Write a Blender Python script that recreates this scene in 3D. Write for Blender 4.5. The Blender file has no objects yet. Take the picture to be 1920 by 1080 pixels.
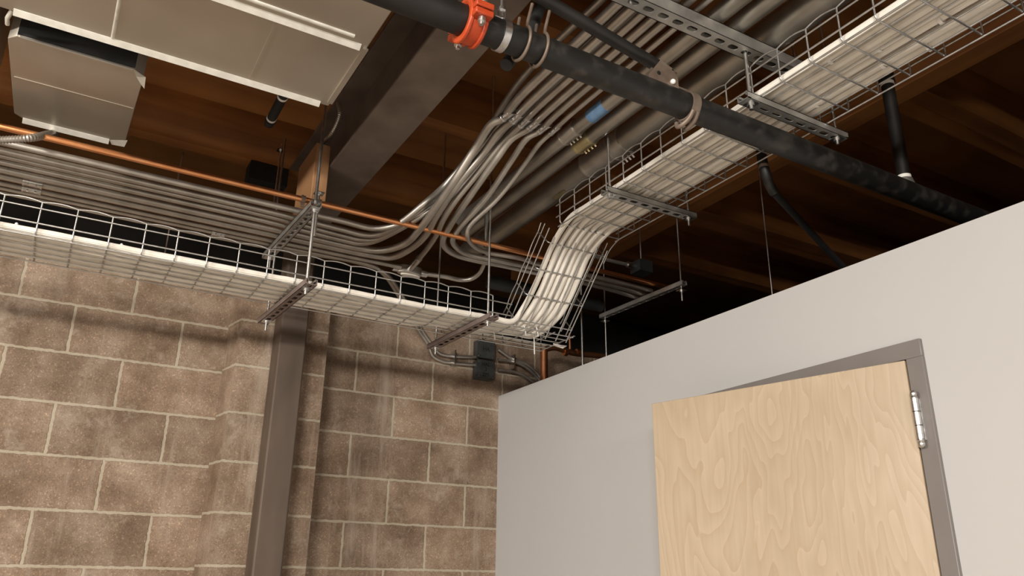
import bpy, bmesh, math, random
from mathutils import Vector, Matrix, noise
C = bpy.context.scene
COL = C.collection
PI = math.pi
rnd = random.Random(7)

# ---------------------------------------------------------------- camera, world, lights, exposure
EYE = Vector((0.0, 0.0, 1.53))
YAW, PITCH, ROLL, FPX = 0.52633144, 0.35399419, 0.01277482, 1491.013
_f = Vector((math.sin(YAW)*math.cos(PITCH), math.cos(YAW)*math.cos(PITCH), math.sin(PITCH)))
_r = Vector((math.cos(YAW), -math.sin(YAW), 0.0)); _u = _r.cross(_f)
R_ = math.cos(ROLL)*_r + math.sin(ROLL)*_u
U_ = -math.sin(ROLL)*_r + math.cos(ROLL)*_u
cd = bpy.data.cameras.new('camera'); cam = bpy.data.objects.new('camera', cd); COL.objects.link(cam)
cd.sensor_width = 36; cd.lens = FPX/1920*36; cd.clip_start = 0.02
M = Matrix((R_, U_, -_f)).transposed().to_4x4(); M.translation = EYE
cam.matrix_world = M
C.camera = cam

w = bpy.data.worlds.new('world'); C.world = w; w.use_nodes = True
w.node_tree.nodes['Background'].inputs[0].default_value = (1.0, .86, .7, 1)
w.node_tree.nodes['Background'].inputs[1].default_value = 0.0
C.view_settings.view_transform = 'Standard'; C.view_settings.look = 'None'
C.view_settings.exposure = 0.0; C.view_settings.gamma = 1.0
try: C.view_settings.use_curve_mapping = False
except Exception: pass

def area(name, loc, target, sx, sy, power, color):
    l = bpy.data.lights.new(name, 'AREA'); l.shape = 'RECTANGLE'; l.size = sx; l.size_y = sy
    l.energy = power; l.color = color
    o = bpy.data.objects.new(name, l); COL.objects.link(o); o.location = loc
    o.rotation_euler = (Vector(target)-Vector(loc)).to_track_quat('-Z', 'Y').to_euler()
    return o
WARM = (1.0, .95, .88)
# two suspended lights behind the photographer, then an added fill at left
area('room_and_fill_light', (-0.1, -3.4, 2.5), (0.3, -1.0, 0.4), 1.2, .3, 50, WARM)
area('room_and_fill_light', (-1.9, -2.0, 2.5), (-0.5, 0.6, 0.4), 1.2, .3, 225, WARM)
area('room_and_fill_light', (-3.4, 0.8, 2.5), (-1.4, 1.6, 0.5), 1.2, .3, 165, WARM)  # unseen lamp added at the left to even out the light

# ---------------------------------------------------------------- helpers
def at(x, y, ax, v):
    """the point where the line of sight through photo pixel (x, y) meets the world plane axis=v"""
    d = _f + R_*((x-960)/FPX) - U_*((y-540)/FPX)
    i = 'XYZ'.index(ax)
    return EYE + d*((v-EYE[i])/d[i])

def tag(o, label=None, cat=None, group=None, kind=None):
    if label: o['label'] = label
    if cat: o['category'] = cat
    if group: o['group'] = group
    if kind: o['kind'] = kind
    return o

def thing(name, loc, label, cat, group=None, kind=None):
    o = bpy.data.objects.new(name, None); COL.objects.link(o); o.location = loc
    o.empty_display_size = .05
    return tag(o, label, cat, group, kind)

def wloc(o):
    v = Vector(o.location)
    while o.parent: o = o.parent; v += Vector(o.location)
    return v

class MB:
    def __init__(s): s.v = []; s.f = []; s.sm = []
    def add(s, vs, fs, smooth=False):
        n = len(s.v); s.v += [Vector(p) for p in vs]
        for f in fs: s.f.append([i+n for i in f]); s.sm.append(smooth)
        return s
    def box(s, a, b):
        x0, y0, z0 = a; x1, y1, z1 = b
        s.add([(x0,y0,z0),(x1,y0,z0),(x1,y1,z0),(x0,y1,z0),(x0,y0,z1),(x1,y0,z1),(x1,y1,z1),(x0,y1,z1)],
              [(0,3,2,1),(4,5,6,7),(0,1,5,4),(1,2,6,5),(2,3,7,6),(3,0,4,7)]); return s
    def obox(s, o, X, Y, Z, a, b):
        """box from a to b in the frame o, X, Y, Z"""
        n = len(s.v); s.box(a, b)
        for i in range(n, len(s.v)):
            p = s.v[i]; s.v[i] = Vector(o)+X*p.x+Y*p.y+Z*p.z
        return s
    def tube(s, pts, r, seg=10, cap=True, smooth=True):
        pts = [Vector(p) for p in pts]; n = len(pts)
        rr = r if isinstance(r, (list, tuple)) else [r]*n
        T = []
        for i in range(n):
            t = pts[min(i+1, n-1)]-pts[max(i-1, 0)]
            if t.length < 1e-9: t = Vector((0,0,1))
            T.append(t.normalized())
        a = Vector((0,0,1)) if abs(T[0].z) < .9 else Vector((1,0,0))
        N = (a - T[0]*a.dot(T[0])).normalized()
        vs = []; fs = []
        for i in range(n):
            N = (N - T[i]*N.dot(T[i])).normalized(); B = T[i].cross(N)
            for k in range(seg):
                th = 2*PI*k/seg
                vs.append(pts[i] + (N*math.cos(th)+B*math.sin(th))*rr[i])
        for i in range(n-1):
            for k in range(seg):
                k2 = (k+1) % seg
                fs.append((i*seg+k, i*seg+k2, (i+1)*seg+k2, (i+1)*seg+k))
        s.add(vs, fs, smooth)
        if cap:
            s.add(vs[:seg], [tuple(range(seg))[::-1]]); s.add(vs[-seg:], [tuple(range(seg))])
        return s
    def cyl(s, a, b, r, seg=16, smooth=True):
        return s.tube([a, b], r, seg, True, smooth)
    def ball(s, c, r, seg=10):
        pts = []; rr = []
        for i in range(7):
            t = -PI/2+PI*i/6; pts.append(Vector(c)+Vector((0,0,math.sin(t)*r))); rr.append(max(1e-4, math.cos(t)*r))
        return s.tube(pts, rr, seg)
    def ring(s, c, axis, r, w_, t_, seg=28, a0=0, a1=2*PI, up=None):
        """flat band round an axis: inner radius r, width w_ along the axis, thickness t_"""
        A = Vector(axis).normalized()
        u = Vector(up) if up else (Vector((0,0,1)) if abs(A.z) < .9 else Vector((1,0,0)))
        u = (u-A*u.dot(A)).normalized(); v = A.cross(u); c = Vector(c)
        full = abs(a1-a0-2*PI) < 1e-6; n = seg if full else seg+1
        vs = []; fs = []
        for i in range(n):
            th = a0+(a1-a0)*i/seg; d = u*math.cos(th)+v*math.sin(th)
            for rr_, ww in ((r,-w_/2),(r+t_,-w_/2),(r+t_,w_/2),(r,w_/2)): vs.append(c+d*rr_+A*ww)
        for i in range(seg if full else seg):
            j = (i+1) % n
            for k in range(4):
                k2 = (k+1) % 4
                fs.append((i*4+k, i*4+k2, j*4+k2, j*4+k))
        if not full: fs += [(0,3,2,1), tuple((n-1)*4+k for k in range(4))]
        return s.add(vs, fs, True)
    def build(s, name, mat, parent=None, loc=None, bevel=0):
        me = bpy.data.meshes.new(name)
        base = wloc(parent) if parent else (Vector(loc) if loc is not None else s.base())
        me.from_pydata([p-base for p in s.v], [], s.f)
        for p, q in zip(me.polygons, s.sm): p.use_smooth = q
        me.materials.append(mat); me.update()
        bm = bmesh.new(); bm.from_mesh(me); bmesh.ops.recalc_face_normals(bm, faces=bm.faces); bm.to_mesh(me); bm.free()
        me.set_sharp_from_angle(angle=1.08)
        o = bpy.data.objects.new(name, me); COL.objects.link(o)
        if parent: o.parent = parent
        else: o.location = base
        if bevel:
            m = o.modifiers.new('bevel', 'BEVEL'); m.width = bevel; m.segments = 2; m.limit_method = 'ANGLE'; m.angle_limit = .6
        return o
    def base(s):
        xs = [p.x for p in s.v]; ys = [p.y for p in s.v]; zs = [p.z for p in s.v]
        return Vector(((min(xs)+max(xs))/2, (min(ys)+max(ys))/2, min(zs)))

def smoothpath(pts, n=8):
    """centripetal-ish Catmull-Rom through the points"""
    P = [Vector(p) for p in pts]; out = []
    P = [P[0]*2-P[1]]+P+[P[-1]*2-P[-2]]
    for i in range(1, len(P)-2):
        p0, p1, p2, p3 = P[i-1], P[i], P[i+1], P[i+2]
        d1 = max((p1-p0).length, 1e-6)**.5; d2 = max((p2-p1).length, 1e-6)**.5; d3 = max((p3-p2).length, 1e-6)**.5
        m1 = (p2-p1) + ((p1-p0)/d1 - (p2-p0)/(d1+d2))*d2
        m2 = (p2-p1) + ((p3-p2)/d3 - (p3-p1)/(d2+d3))*d2
        m1 = (p1-p0)*(d2/d1)*(d2/(d1+d2))*1.0 + (p2-p1)*(d1/(d1+d2)) if True else m1
        m2 = (p2-p1)*(d3/(d2+d3)) + (p3-p2)*(d2/d3)*(d2/(d2+d3))
        k = n if (p2-p1).length > .02 else 3
        for j in range(k):
            t = j/k
            out.append(p1*(2*t**3-3*t*t+1)+m1*(t**3-2*t*t+t)+p2*(-2*t**3+3*t*t)+m2*(t**3-t*t))
    out.append(P[-2]); return out

# ---------------------------------------------------------------- materials
def mat(name):
    m = bpy.data.materials.new(name); m.use_nodes = True
    nt = m.node_tree; b = nt.nodes['Principled BSDF']; return m, nt, b
def N(nt, t, **kw):
    n = nt.nodes.new(t)
    for k, v in kw.items():
        if k in n.inputs: n.inputs[k].default_value = v
        else: setattr(n, k, v)
    return n
def L(nt, a, b): nt.links.new(a, b)
def srgb(r, g, b): 
    f = lambda c: ((c/255+.055)/1.055)**2.4 if c/255 > .04045 else c/255/12.92
    return (f(r), f(g), f(b), 1)
def ramp(nt, src, stops):
    r = nt.nodes.new('ShaderNodeValToRGB'); e = r.color_ramp.elements
    while len(e) < len(stops): e.new(.5)
    for el, (p, c) in zip(e, stops): el.position = p; el.color = c
    L(nt, src, r.inputs[0]); return r
def coord(nt, scale=(1,1,1), loc=(0,0,0), rot=(0,0,0)):
    tc = nt.nodes.new('ShaderNodeTexCoord'); mp = nt.nodes.new('ShaderNodeMapping')
    mp.inputs['Scale'].default_value = scale; mp.inputs['Location'].default_value = loc; mp.inputs['Rotation'].default_value = rot
    L(nt, tc.outputs['Object'], mp.inputs[0]); return mp.outputs[0]
def bump(nt, b, h, strength, dist=.002):
    n = nt.nodes.new('ShaderNodeBump'); n.inputs['Strength'].default_value = strength; n.inputs['Distance'].default_value = dist
    L(nt, h, n.inputs['Height']); L(nt, n.outputs[0], b.inputs['Normal'])
def noisy(name, c0, c1, scale=8, rough=.5, metal=0.0, detail=4, r2=None, bmp=0, stretch=(1,1,1), lo=.35, hi=.65):
    m, nt, b = mat(name); v = coord(nt, stretch)
    n = N(nt, 'ShaderNodeTexNoise', Scale=scale, Detail=detail); L(nt, v, n.inputs[0])
    r = ramp(nt, n.outputs[0], [(lo, c0), (hi, c1)]); L(nt, r.outputs[0], b.inputs['Base Color'])
    b.inputs['Metallic'].default_value = metal; b.inputs['Roughness'].default_value = rough
    if r2 is not None:
        mr = N(nt, 'ShaderNodeMapRange'); mr.inputs[3].default_value = rough; mr.inputs[4].default_value = r2
        L(nt, n.outputs[0], mr.inputs[0]); L(nt, mr.outputs[0], b.inputs['Roughness'])
    if bmp: bump(nt, b, n.outputs[0], bmp)
    return m
m_galv = noisy('galvanized_sheet', (.52,.48,.41,1), (.64,.59,.51,1), 2.2, .34, .92, 3, .5)
m_cleat = noisy('lit_cleat', (.70,.68,.61,1), (.82,.80,.73,1), 30, .4, .5)  # paler than the duct sheet: the light the folds catch is in the colour
m_emt = noisy('conduit_metal', (.42,.39,.35,1), (.54,.50,.45,1), 12, .34, .85, 3, .5)
m_emtbig = noisy('large_conduit_metal', (.36,.335,.29,1), (.46,.43,.38,1), 9, .36, .9, 3, .5)
m_zinc = noisy('zinc_bright', (.62,.63,.62,1), (.78,.78,.76,1), 40, .3, 1.0)
m_wire = noisy('tray_wire_zinc', (.50,.50,.49,1), (.68,.67,.65,1), 30, .34, .95)
m_strut = noisy('strut_zinc', (.38,.37,.35,1), (.54,.53,.50,1), 14, .40, .85, 4, .55)
m_strutbr = noisy('strut_brownish', (.22,.17,.155,1), (.30,.235,.21,1), 14, .5, .6, 4, .6)
m_couple = noisy('coupling_zinc', (.55,.55,.54,1), (.8,.8,.8,1), 50, .28, 1.0)
m_yellow = noisy('yellow_zinc', (.55,.47,.26,1), (.66,.58,.36,1), 30, .35, .9)
m_tape = noisy('blue_tape', (.10,.19,.33,1), (.14,.25,.40,1), 30, .6)
m_copper = noisy('copper', (.85,.36,.15,1), (.95,.46,.22,1), 8, .28, 1.0, 3, .4)
m_copperold = noisy('aged_copper', (.38,.15,.07,1), (.5,.22,.10,1), 8, .35, .9)
m_black = noisy('black_pipe', (.005,.0045,.004,1), (.014,.012,.010,1), 9, .42, .0, 6, .55, .15)
m_blackdust = noisy('dusty_black', (.006,.0055,.005,1), (.055,.048,.04,1), 22, .4, 0, 8, .6, .1, lo=.5, hi=.9)
m_rubber = noisy('black_matte', (.01,.01,.01,1), (.02,.02,.02,1), 9, .7)
m_orange = noisy('orange_paint', (.40,.045,.010,1), (.52,.07,.016,1), 20, .42)
m_white = noisy('white_thread', (.75,.72,.66,1), (.85,.82,.76,1), 30, .6)
m_rust = noisy('brown_zinc', (.17,.125,.095,1), (.27,.21,.165,1), 18, .5, .5)
m_beam = noisy('primed_steel', (.10,.072,.055,1), (.175,.135,.11,1), 7, .6, 0.0, 6, .75, .05, lo=.3, hi=.75)
m_column = noisy('painted_steel', (.075,.052,.037,1), (.125,.09,.066,1), 3.5, .55, .15, 6, .7, .04, stretch=(2.5,2.5,.8), lo=.3, hi=.7)
m_jbox = noisy('grey_box_steel', (.07,.075,.075,1), (.11,.115,.11,1), 20, .45, .6)
m_ink = noisy('black_ink', (.004,.004,.004,1), (.006,.006,.006,1), 20, .6)
m_cable = noisy('white_cable_jacket', (.76,.71,.63,1), (.86,.81,.73,1), 14, .5)
m_tie = noisy('white_tie', (.82,.79,.74,1), (.88,.86,.82,1), 30, .5)
m_dark = noisy('dark_void', (.012,.010,.008,1), (.025,.02,.016,1), 4, .9)  # near-black walls so the unlit space beyond reads as a void
m_floor = noisy('concrete_floor', (.30,.275,.24,1), (.40,.37,.325,1), 2, .6)
m_wallwhite = noisy('far_room_paint', (.55,.52,.48,1), (.58,.55,.51,1), 2, .7)
m_frame = noisy('frame_paint', (.185,.165,.155,1), (.20,.18,.168,1), 6, .4)

def wood(name, c0, c1, axis='X', sc=1.0, rough=.65):
    st = {'X': (.8,14,14), 'Y': (14,.8,14), 'Z': (14,14,.8)}[axis]
    m, nt, b = mat(name); v = coord(nt, tuple(s*sc for s in st))
    n = N(nt, 'ShaderNodeTexNoise', Scale=1.0, Detail=6, Distortion=.6); L(nt, v, n.inputs[0])
    v2 = coord(nt, (1,1,1)); n2 = N(nt, 'ShaderNodeTexNoise', Scale=2.2, Detail=3); L(nt, v2, n2.inputs[0])
    mx = N(nt, 'ShaderNodeMath', operation='MULTIPLY_ADD'); mx.inputs[1].default_value = .5
    L(nt, n2.outputs[0], mx.inputs[0]); 
    h = N(nt, 'ShaderNodeMath', operation='MULTIPLY'); h.inputs[1].default_value = .5; L(nt, n.outputs[0], h.inputs[0]); L(nt, h.outputs[0], mx.inputs[2])
    r = ramp(nt, mx.outputs[0], [(.34, c0), (.64, c1)]); L(nt, r.outputs[0], b.inputs['Base Color'])
    b.inputs['Roughness'].default_value = rough; bump(nt, b, n.outputs[0], .25, .002); return m
m_joist = wood('joist_wood', (.16,.055,.014,1), (.40,.16,.04,1))
m_deck = wood('deck_plywood', (.20,.075,.02,1), (.44,.19,.055,1), 'X', .5)
m_glulam = wood('beam_wood', (.19,.068,.02,1), (.42,.18,.052,1), 'Y')
m_block = wood('block_wood', (.26,.13,.055,1), (.38,.20,.09,1), 'Z')

def cmu(name, x0, z0, bw, bh, joints=True):
    m, nt, b = mat(name)
    tc = nt.nodes.new('ShaderNodeTexCoord')
    geo = nt.nodes.new('ShaderNodeSeparateXYZ'); L(nt, tc.outputs['Object'], geo.inputs[0])
    dn = N(nt, 'ShaderNodeTexNoise', Scale=48, Detail=4); L(nt, tc.outputs['Object'], dn.inputs[0])
    dv = N(nt, 'ShaderNodeMath', operation='MULTIPLY_ADD'); dv.inputs[1].default_value = .011; dv.inputs[2].default_value = -.0055; L(nt, dn.outputs[0], dv.inputs[0])
    ax = N(nt, 'ShaderNodeMath', operation='ADD'); ax.inputs[1].default_value = -x0+bw*40; L(nt, geo.outputs[0], ax.inputs[0])
    az = N(nt, 'ShaderNodeMath', operation='ADD'); az.inputs[1].default_value = -z0+bh*40; L(nt, geo.outputs[2], az.inputs[0])
    ax2 = N(nt, 'ShaderNodeMath', operation='ADD'); L(nt, ax.outputs[0], ax2.inputs[0]); L(nt, dv.outputs[0], ax2.inputs[1])
    az2 = N(nt, 'ShaderNodeMath', operation='ADD'); L(nt, az.outputs[0], az2.inputs[0]); L(nt, dv.outputs[0], az2.inputs[1])
    cb = nt.nodes.new('ShaderNodeCombineXYZ'); L(nt, ax2.outputs[0], cb.inputs[0]); L(nt, az2.outputs[0], cb.inputs[1])
    if not joints:
        cb.inputs[0].default_value = 300.0
        for l in list(nt.links):
            if l.to_socket == cb.inputs[0]: nt.links.remove(l)
        cb.inputs[0].default_value = 300.0
    br = nt.nodes.new('ShaderNodeTexBrick'); L(nt, cb.outputs[0], br.inputs['Vector'])
    br.offset = .5; br.offset_frequency = 2
    br.inputs['Scale'].default_value = 1; br.inputs['Brick Width'].default_value = bw if joints else 1000
    br.inputs['Row Height'].default_value = bh; br.inputs['Mortar Size'].default_value = .0068; br.inputs['Mortar Smooth'].default_value = .35
    br.inputs['Bias'].default_value = 0
    br.inputs['Color1'].default_value = (.0,.0,.0,1); br.inputs['Color2'].default_value = (1,1,1,1); br.inputs['Mortar'].default_value = (.5,.5,.5,1)
    # block colour: per block tone, coarse mottling, light sand speckle, vertical pale runs
    n1 = N(nt, 'ShaderNodeTexNoise', Scale=5, Detail=6, Roughness=.62); L(nt, tc.outputs['Object'], n1.inputs[0])
    n2 = N(nt, 'ShaderNodeTexNoise', Scale=170, Detail=2); L(nt, tc.outputs['Object'], n2.inputs[0])
    mp = nt.nodes.new('ShaderNodeMapping'); mp.inputs['Scale'].default_value = (11, 11, 1.1); L(nt, tc.outputs['Object'], mp.inputs[0])
    n3 = N(nt, 'ShaderNodeTexNoise', Scale=1, Detail=5, Roughness=.7); L(nt, mp.outputs[0], n3.inputs[0])
    base = ramp(nt, n1.outputs[0], [(.30, (.145,.097,.064,1)), (.5, (.235,.166,.118,1)), (.70, (.345,.262,.197,1))])
    tone = nt.nodes.new('ShaderNodeMix'); tone.data_type = 'RGBA'; tone.blend_type = 'MULTIPLY'; tone.inputs[0].default_value = 1
    tr = ramp(nt, br.outputs['Color'], [(0, (.86,.86,.86,1)), (1, (1.1,1.09,1.07,1))])
    L(nt, base.outputs[0], tone.inputs[6]); L(nt, tr.outputs[0], tone.inputs[7])
    sp = ramp(nt, n2.outputs[0], [(.28, (.68,.68,.68,1)), (.42, (1,1,1,1)), (.60, (1,1,1,1)), (.72, (1.75,1.75,1.7,1))])
    spm = nt.nodes.new('ShaderNodeMix'); spm.data_type = 'RGBA'; spm.blend_type = 'MULTIPLY'; spm.inputs[0].default_value = 1
    L(nt, tone.outputs[2], spm.inputs[6]); L(nt, sp.outputs[0], spm.inputs[7])
    eff = ramp(nt, n3.outputs[0], [(.56, (0,0,0,1)), (.72, (.6,.6,.6,1))])
    n4 = N(nt, 'ShaderNodeTexNoise', Scale=7, Detail=8, Roughness=.75); L(nt, tc.outputs['Object'], n4.inputs[0])
    eff2 = ramp(nt, n4.outputs[0], [(.54, (0,0,0,1)), (.68, (.62,.62,.62,1))])
    ea = nt.nodes.new('ShaderNodeMath'); ea.operation = 'MAXIMUM'; L(nt, eff.outputs[0], ea.inputs[0]); L(nt, eff2.outputs[0], ea.inputs[1])
    em = nt.nodes.new('ShaderNodeMix'); em.data_type = 'RGBA'; em.inputs[7].default_value = (.40,.33,.26,1)
    L(nt, ea.outputs[0], em.inputs[0]); L(nt, spm.outputs[2], em.inputs[6])
    mo = ramp(nt, n1.outputs[0], [(.3, (.33,.275,.20,1)), (.7, (.46,.40,.31,1))])
    fm = nt.nodes.new('ShaderNodeMix'); fm.data_type = 'RGBA'
    L(nt, br.outputs['Fac'], fm.inputs[0]); L(nt, em.outputs[2], fm.inputs[6]); L(nt, mo.outputs[0], fm.inputs[7])
    L(nt, fm.outputs[2], b.inputs['Base Color']); b.inputs['Roughness'].default_value = .92
    b.inputs['Specular IOR Level'].default_value = .2
    hh = N(nt, 'ShaderNodeMath', operation='MULTIPLY_ADD'); hh.inputs[1].default_value = -.8; L(nt, br.outputs['Fac'], hh.inputs[0])
    h2 = N(nt, 'ShaderNodeMath', operation='MULTIPLY'); h2.inputs[1].default_value = .45; L(nt, n2.outputs[0], h2.inputs[0]); L(nt, h2.outputs[0], hh.inputs[2])
    bump(nt, b, hh.outputs[0], .6, .006)
    return m
m_cmuL = cmu('block_left', .220, 1.564, .42, .2047)
m_cmuR = cmu('block_right', 1.464, 1.578, .413, .2032)
m_cmuP = cmu('block_pier', 0, 1.5765, .4, .2047, False)

def paint(name, c):
    m, nt, b = mat(name); v = coord(nt)
    n = N(nt, 'ShaderNodeTexNoise', Scale=220, Detail=2); L(nt, v, n.inputs[0])
    n2 = N(nt, 'ShaderNodeTexNoise', Scale=1.5, Detail=2); L(nt, v, n2.inputs[0])
    r = ramp(nt, n2.outputs[0], [(.3, tuple(x*.97 for x in c[:3])+(1,)), (.7, c)]); L(nt, r.outputs[0], b.inputs['Base Color'])
    b.inputs['Roughness'].default_value = .6; bump(nt, b, n.outputs[0], .06, .001); return m
m_part = paint('white_wall_paint', (.485,.475,.465,1))

def birch():
    m, nt, b = mat('birch_veneer')
    v = coord(nt, (1, 1, 1))
    mp = nt.nodes.new('ShaderNodeMapping'); mp.inputs['Scale'].default_value = (3.2, 3.2, .85); L(nt, v, mp.inputs[0])
    n = N(nt, 'ShaderNodeTexNoise', Scale=1.15, Detail=3.2, Distortion=.5, Roughness=.5); L(nt, mp.outputs[0], n.inputs[0])
    # contour lines of the growth field: cathedral figure
    mu = N(nt, 'ShaderNodeMath', operation='MULTIPLY'); mu.inputs[1].default_value = 22; L(nt, n.outputs[0], mu.inputs[0])
    fr = N(nt, 'ShaderNodeMath', operation='FRACT'); L(nt, mu.outputs[0], fr.inputs[0])
    r = ramp(nt, fr.outputs[0], [(0, (.50,.405,.30,1)), (.07, (.425,.325,.22,1)), (.34, (.44,.345,.24,1)), (.97, (.47,.37,.265,1))])
    r.color_ramp.elements[3].position = .93
    n2 = N(nt, 'ShaderNodeTexNoise', Scale=1.3, Detail=3); L(nt, v, n2.inputs[0])
    t = ramp(nt, n2.outputs[0], [(.35, (.90,.88,.84,1)), (.6, (1.03,1.03,1.03,1))])
    mx = nt.nodes.new('ShaderNodeMix'); mx.data_type = 'RGBA'; mx.blend_type = 'MULTIPLY'; mx.inputs[0].default_value = 1
    L(nt, r.outputs[0], mx.inputs[6]); L(nt, t.outputs[0], mx.inputs[7])
    mp3 = nt.nodes.new('ShaderNodeMapping'); mp3.inputs['Scale'].default_value = (90, 90, 3); L(nt, v, mp3.inputs[0])
    n3 = N(nt, 'ShaderNodeTexNoise', Scale=1, Detail=3); L(nt, mp3.outputs[0], n3.inputs[0])
    g = ramp(nt, n3.outputs[0], [(.3, (.955,.95,.94,1)), (.7, (1.03,1.03,1.03,1))])
    m2 = nt.nodes.new('ShaderNodeMix'); m2.data_type = 'RGBA'; m2.blend_type = 'MULTIPLY'; m2.inputs[0].default_value = 1
    L(nt, mx.outputs[2], m2.inputs[6]); L(nt, g.outputs[0], m2.inputs[7])
    L(nt, m2.outputs[2], b.inputs['Base Color']); b.inputs['Roughness'].default_value = .42; return m
m_birch = birch()

# ---------------------------------------------------------------- the setting
def struct(name, mb, m, parent=None, bevel=0, **k):
    o = mb.build(name, m, parent, bevel=bevel, **k)
    if not parent: o['kind'] = 'structure'
    return o
OO = (0,0,0)
struct('floor', MB().box((-5,-5,-.1), (7,5.2,0)), m_floor, loc=OO)
struct('ceiling', MB().box((-5,-5,3.62), (7,5.2,3.66)), m_deck, loc=OO)
struct('wall_rear', MB().box((-5.1,-5.1,0), (7,-5,3.66)), m_wallwhite, loc=OO)
struct('wall_left', MB().box((-5.1,-5,0), (-5,5.2,3.66)), m_wallwhite, loc=OO)
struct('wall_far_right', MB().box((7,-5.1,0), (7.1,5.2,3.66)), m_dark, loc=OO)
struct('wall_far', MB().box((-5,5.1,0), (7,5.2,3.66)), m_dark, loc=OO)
# masonry back wall in its two bays and the pier between them
WT = 2.80
struct('wall_back', MB().box((-5,3.62,0), (.66,3.84,WT)), m_cmuL, loc=OO)
struct('wall_back', MB().box((1.04,3.68,0), (5.5,3.84,WT)), m_cmuR, loc=OO)
p = MB(); p.add([(.622,3.62,0),(.648,3.48,0),(1.042,3.48,0),(1.042,3.84,0),(.622,3.84,0),
                 (.622,3.62,WT),(.648,3.48,WT),(1.042,3.48,WT),(1.042,3.84,WT),(.622,3.84,WT)],
    [(0,1,6,5),(1,2,7,6),(2,3,8,7),(3,4,9,8),(4,0,5,9),(5,6,7,8,9),(0,4,3,2,1)])
struct('wall_pier', p, m_cmuP, loc=OO)
# white partition with the door opening, 0.12 thick
X0, X1 = 2.063, 2.19; H = 2.467
FY0, FY1 = 1.266, 2.29; FT = 2.182           # frame outer edges and top
p = MB()
p.box((X0,-5,0), (X1,FY0+.01,H)); p.box((X0,FY1-.01,0), (X1,3.68,H)); p.box((X0,FY0+.01,FT-.01), (X1,FY1-.01,H))
struct('wall_right', p, m_part, loc=OO)
# door: frame, leaf swung into the room, hinges
door = thing('door_1', (2.06, 1.31, 0), 'birch veneer door standing ajar in a grey metal frame in the white wall', 'door', kind='structure')
fr = MB(); fx0, fx1 = X0-.012, X1+.012
fr.box((fx0,FY0,0), (fx1,FY0+.05,FT-.05)); fr.box((fx0,FY1-.05,0), (fx1,FY1,FT-.05)); fr.box((fx0,FY0,FT-.05), (fx1,FY1,FT))
fr.box((fx0+.05,FY0+.05,0), (fx1-.03,FY0+.066,FT-.05)); fr.box((fx0+.05,FY1-.066,0), (fx1-.03,FY1-.05,FT-.05)); fr.box((fx0+.05,FY0+.05,FT-.066), (fx1-.03,FY1-.05,FT-.05))
fo = fr.build('door_frame', m_frame, door, bevel=.002)
hx, hy = 2.046, 1.312
a = at(1222,757,'Z',2.128); dv_ = Vector((a.x-hx, a.y-hy, 0)); dw = dv_.length; dd = dv_.normalized(); dn_ = Vector((dd.y, -dd.x, 0))
if dn_.x < 0: dn_ = -dn_
lf = MB().obox((hx,hy,0), dd, dn_, Vector((0,0,1)), (.004,0,.01), (dw,.044,2.128))
leaf = lf.build('door_leaf', m_birch, door, loc=None, bevel=.0015)
def hinge(zc):
    h = MB(); pn = MB()
    c = Vector((hx-.010, hy-.012, zc))
    for k in range(3):
        z0 = zc-.057+k*.038; h.cyl((c.x,c.y,z0+.0012), (c.x,c.y,z0+.0368), .0105, 18)
    for s_ in (-1, 1):
        pts = [(c.x,c.y,zc+s_*(.057+t)) for t in (0,.004,.005,.011,.017,.021)]
        pn.tube(pts, [.0095,.0095,.0078,.0096,.0088,.004], 16)
    h.box((fx0-.003,hy-.020,zc-.057), (fx0,hy-.006,zc+.057))
    h = h.build('hinge', m_couple, door); pn.build('hinge_pin', m_couple, h); return h
zh = at(1724,785,'X',2.04).z
for z in (zh, 1.10, .25): hinge(z)

# ---------------------------------------------------------------- roof timbers and steel
def joist(name, y0, y1, x0, x1, zb, label, ply=1, group='roof joists', m=None, wane=False):
    K = 6 if wane else 4
    mb = MB(); t = (y1-y0)/ply
    for k in range(ply):
        n = 160 if wane else 40; zt = 3.62; yy0 = y0+k*t+(.003 if k else 0); yy1 = y0+(k+1)*t-.002
        vs = []; fs = []
        for i in range(n+1):
            x = x0+(x1-x0)*i/n; e = noise.noise(Vector((x*3, y0*7+k, 0)))*.006 + k*.004
            wv = .0
            if wane:
                wv = .045+.030*noise.noise(Vector((x*2.1, 1.7, 0)))+.010*noise.noise(Vector((x*9, 4.2, 0)))
            vs += [(x,yy0+wv*.5,zb+e),(x,yy1,zb+e),(x,yy1,zt),(x,yy0,zt)] if not wane else [(x,yy0+.012,zb+e),(x,yy1,zb+e),(x,yy1,zt),(x,yy0,zt),(x,yy0,zb+wv),(x,yy0+.009,zb+wv-.006)]
        for i in range(n):
            for q in range(K):
                fs.append((i*K+q, i*K+(q+1)%K, (i+1)*K+(q+1)%K, (i+1)*K+q))
        fs += [tuple(range(K))[::-1], tuple(n*K+q for q in range(K))]
        mb.add(vs, fs)
    return tag(mb.build(name, m or m_joist), label, 'joist', group)
BX0, BX1 = 2.545, 2.645
JL = [(3.465, 3.55, 1, 'heavy brown timber joist with a wavy bark edge, left part nearest the block wall'),
      (2.707, 2.79, 2, 'doubled brown joist crossing the steel beam, behind the wide duct'),
      (1.95, 2.03, 1, 'brown timber joist above the wide duct, second nearest the camera'),
      (1.20, 1.28, 1, 'brown timber joist high over the black main pipe, nearest the camera'),
      (.45, .53, 1, 'brown timber joist over the near end of the wire tray at the top edge')]
for y0, y1, ply, lab in JL: joist('timber_joist', y0, y1, -4.9, BX0, 3.38, lab, ply, wane=(y0 > 3.4))
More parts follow.
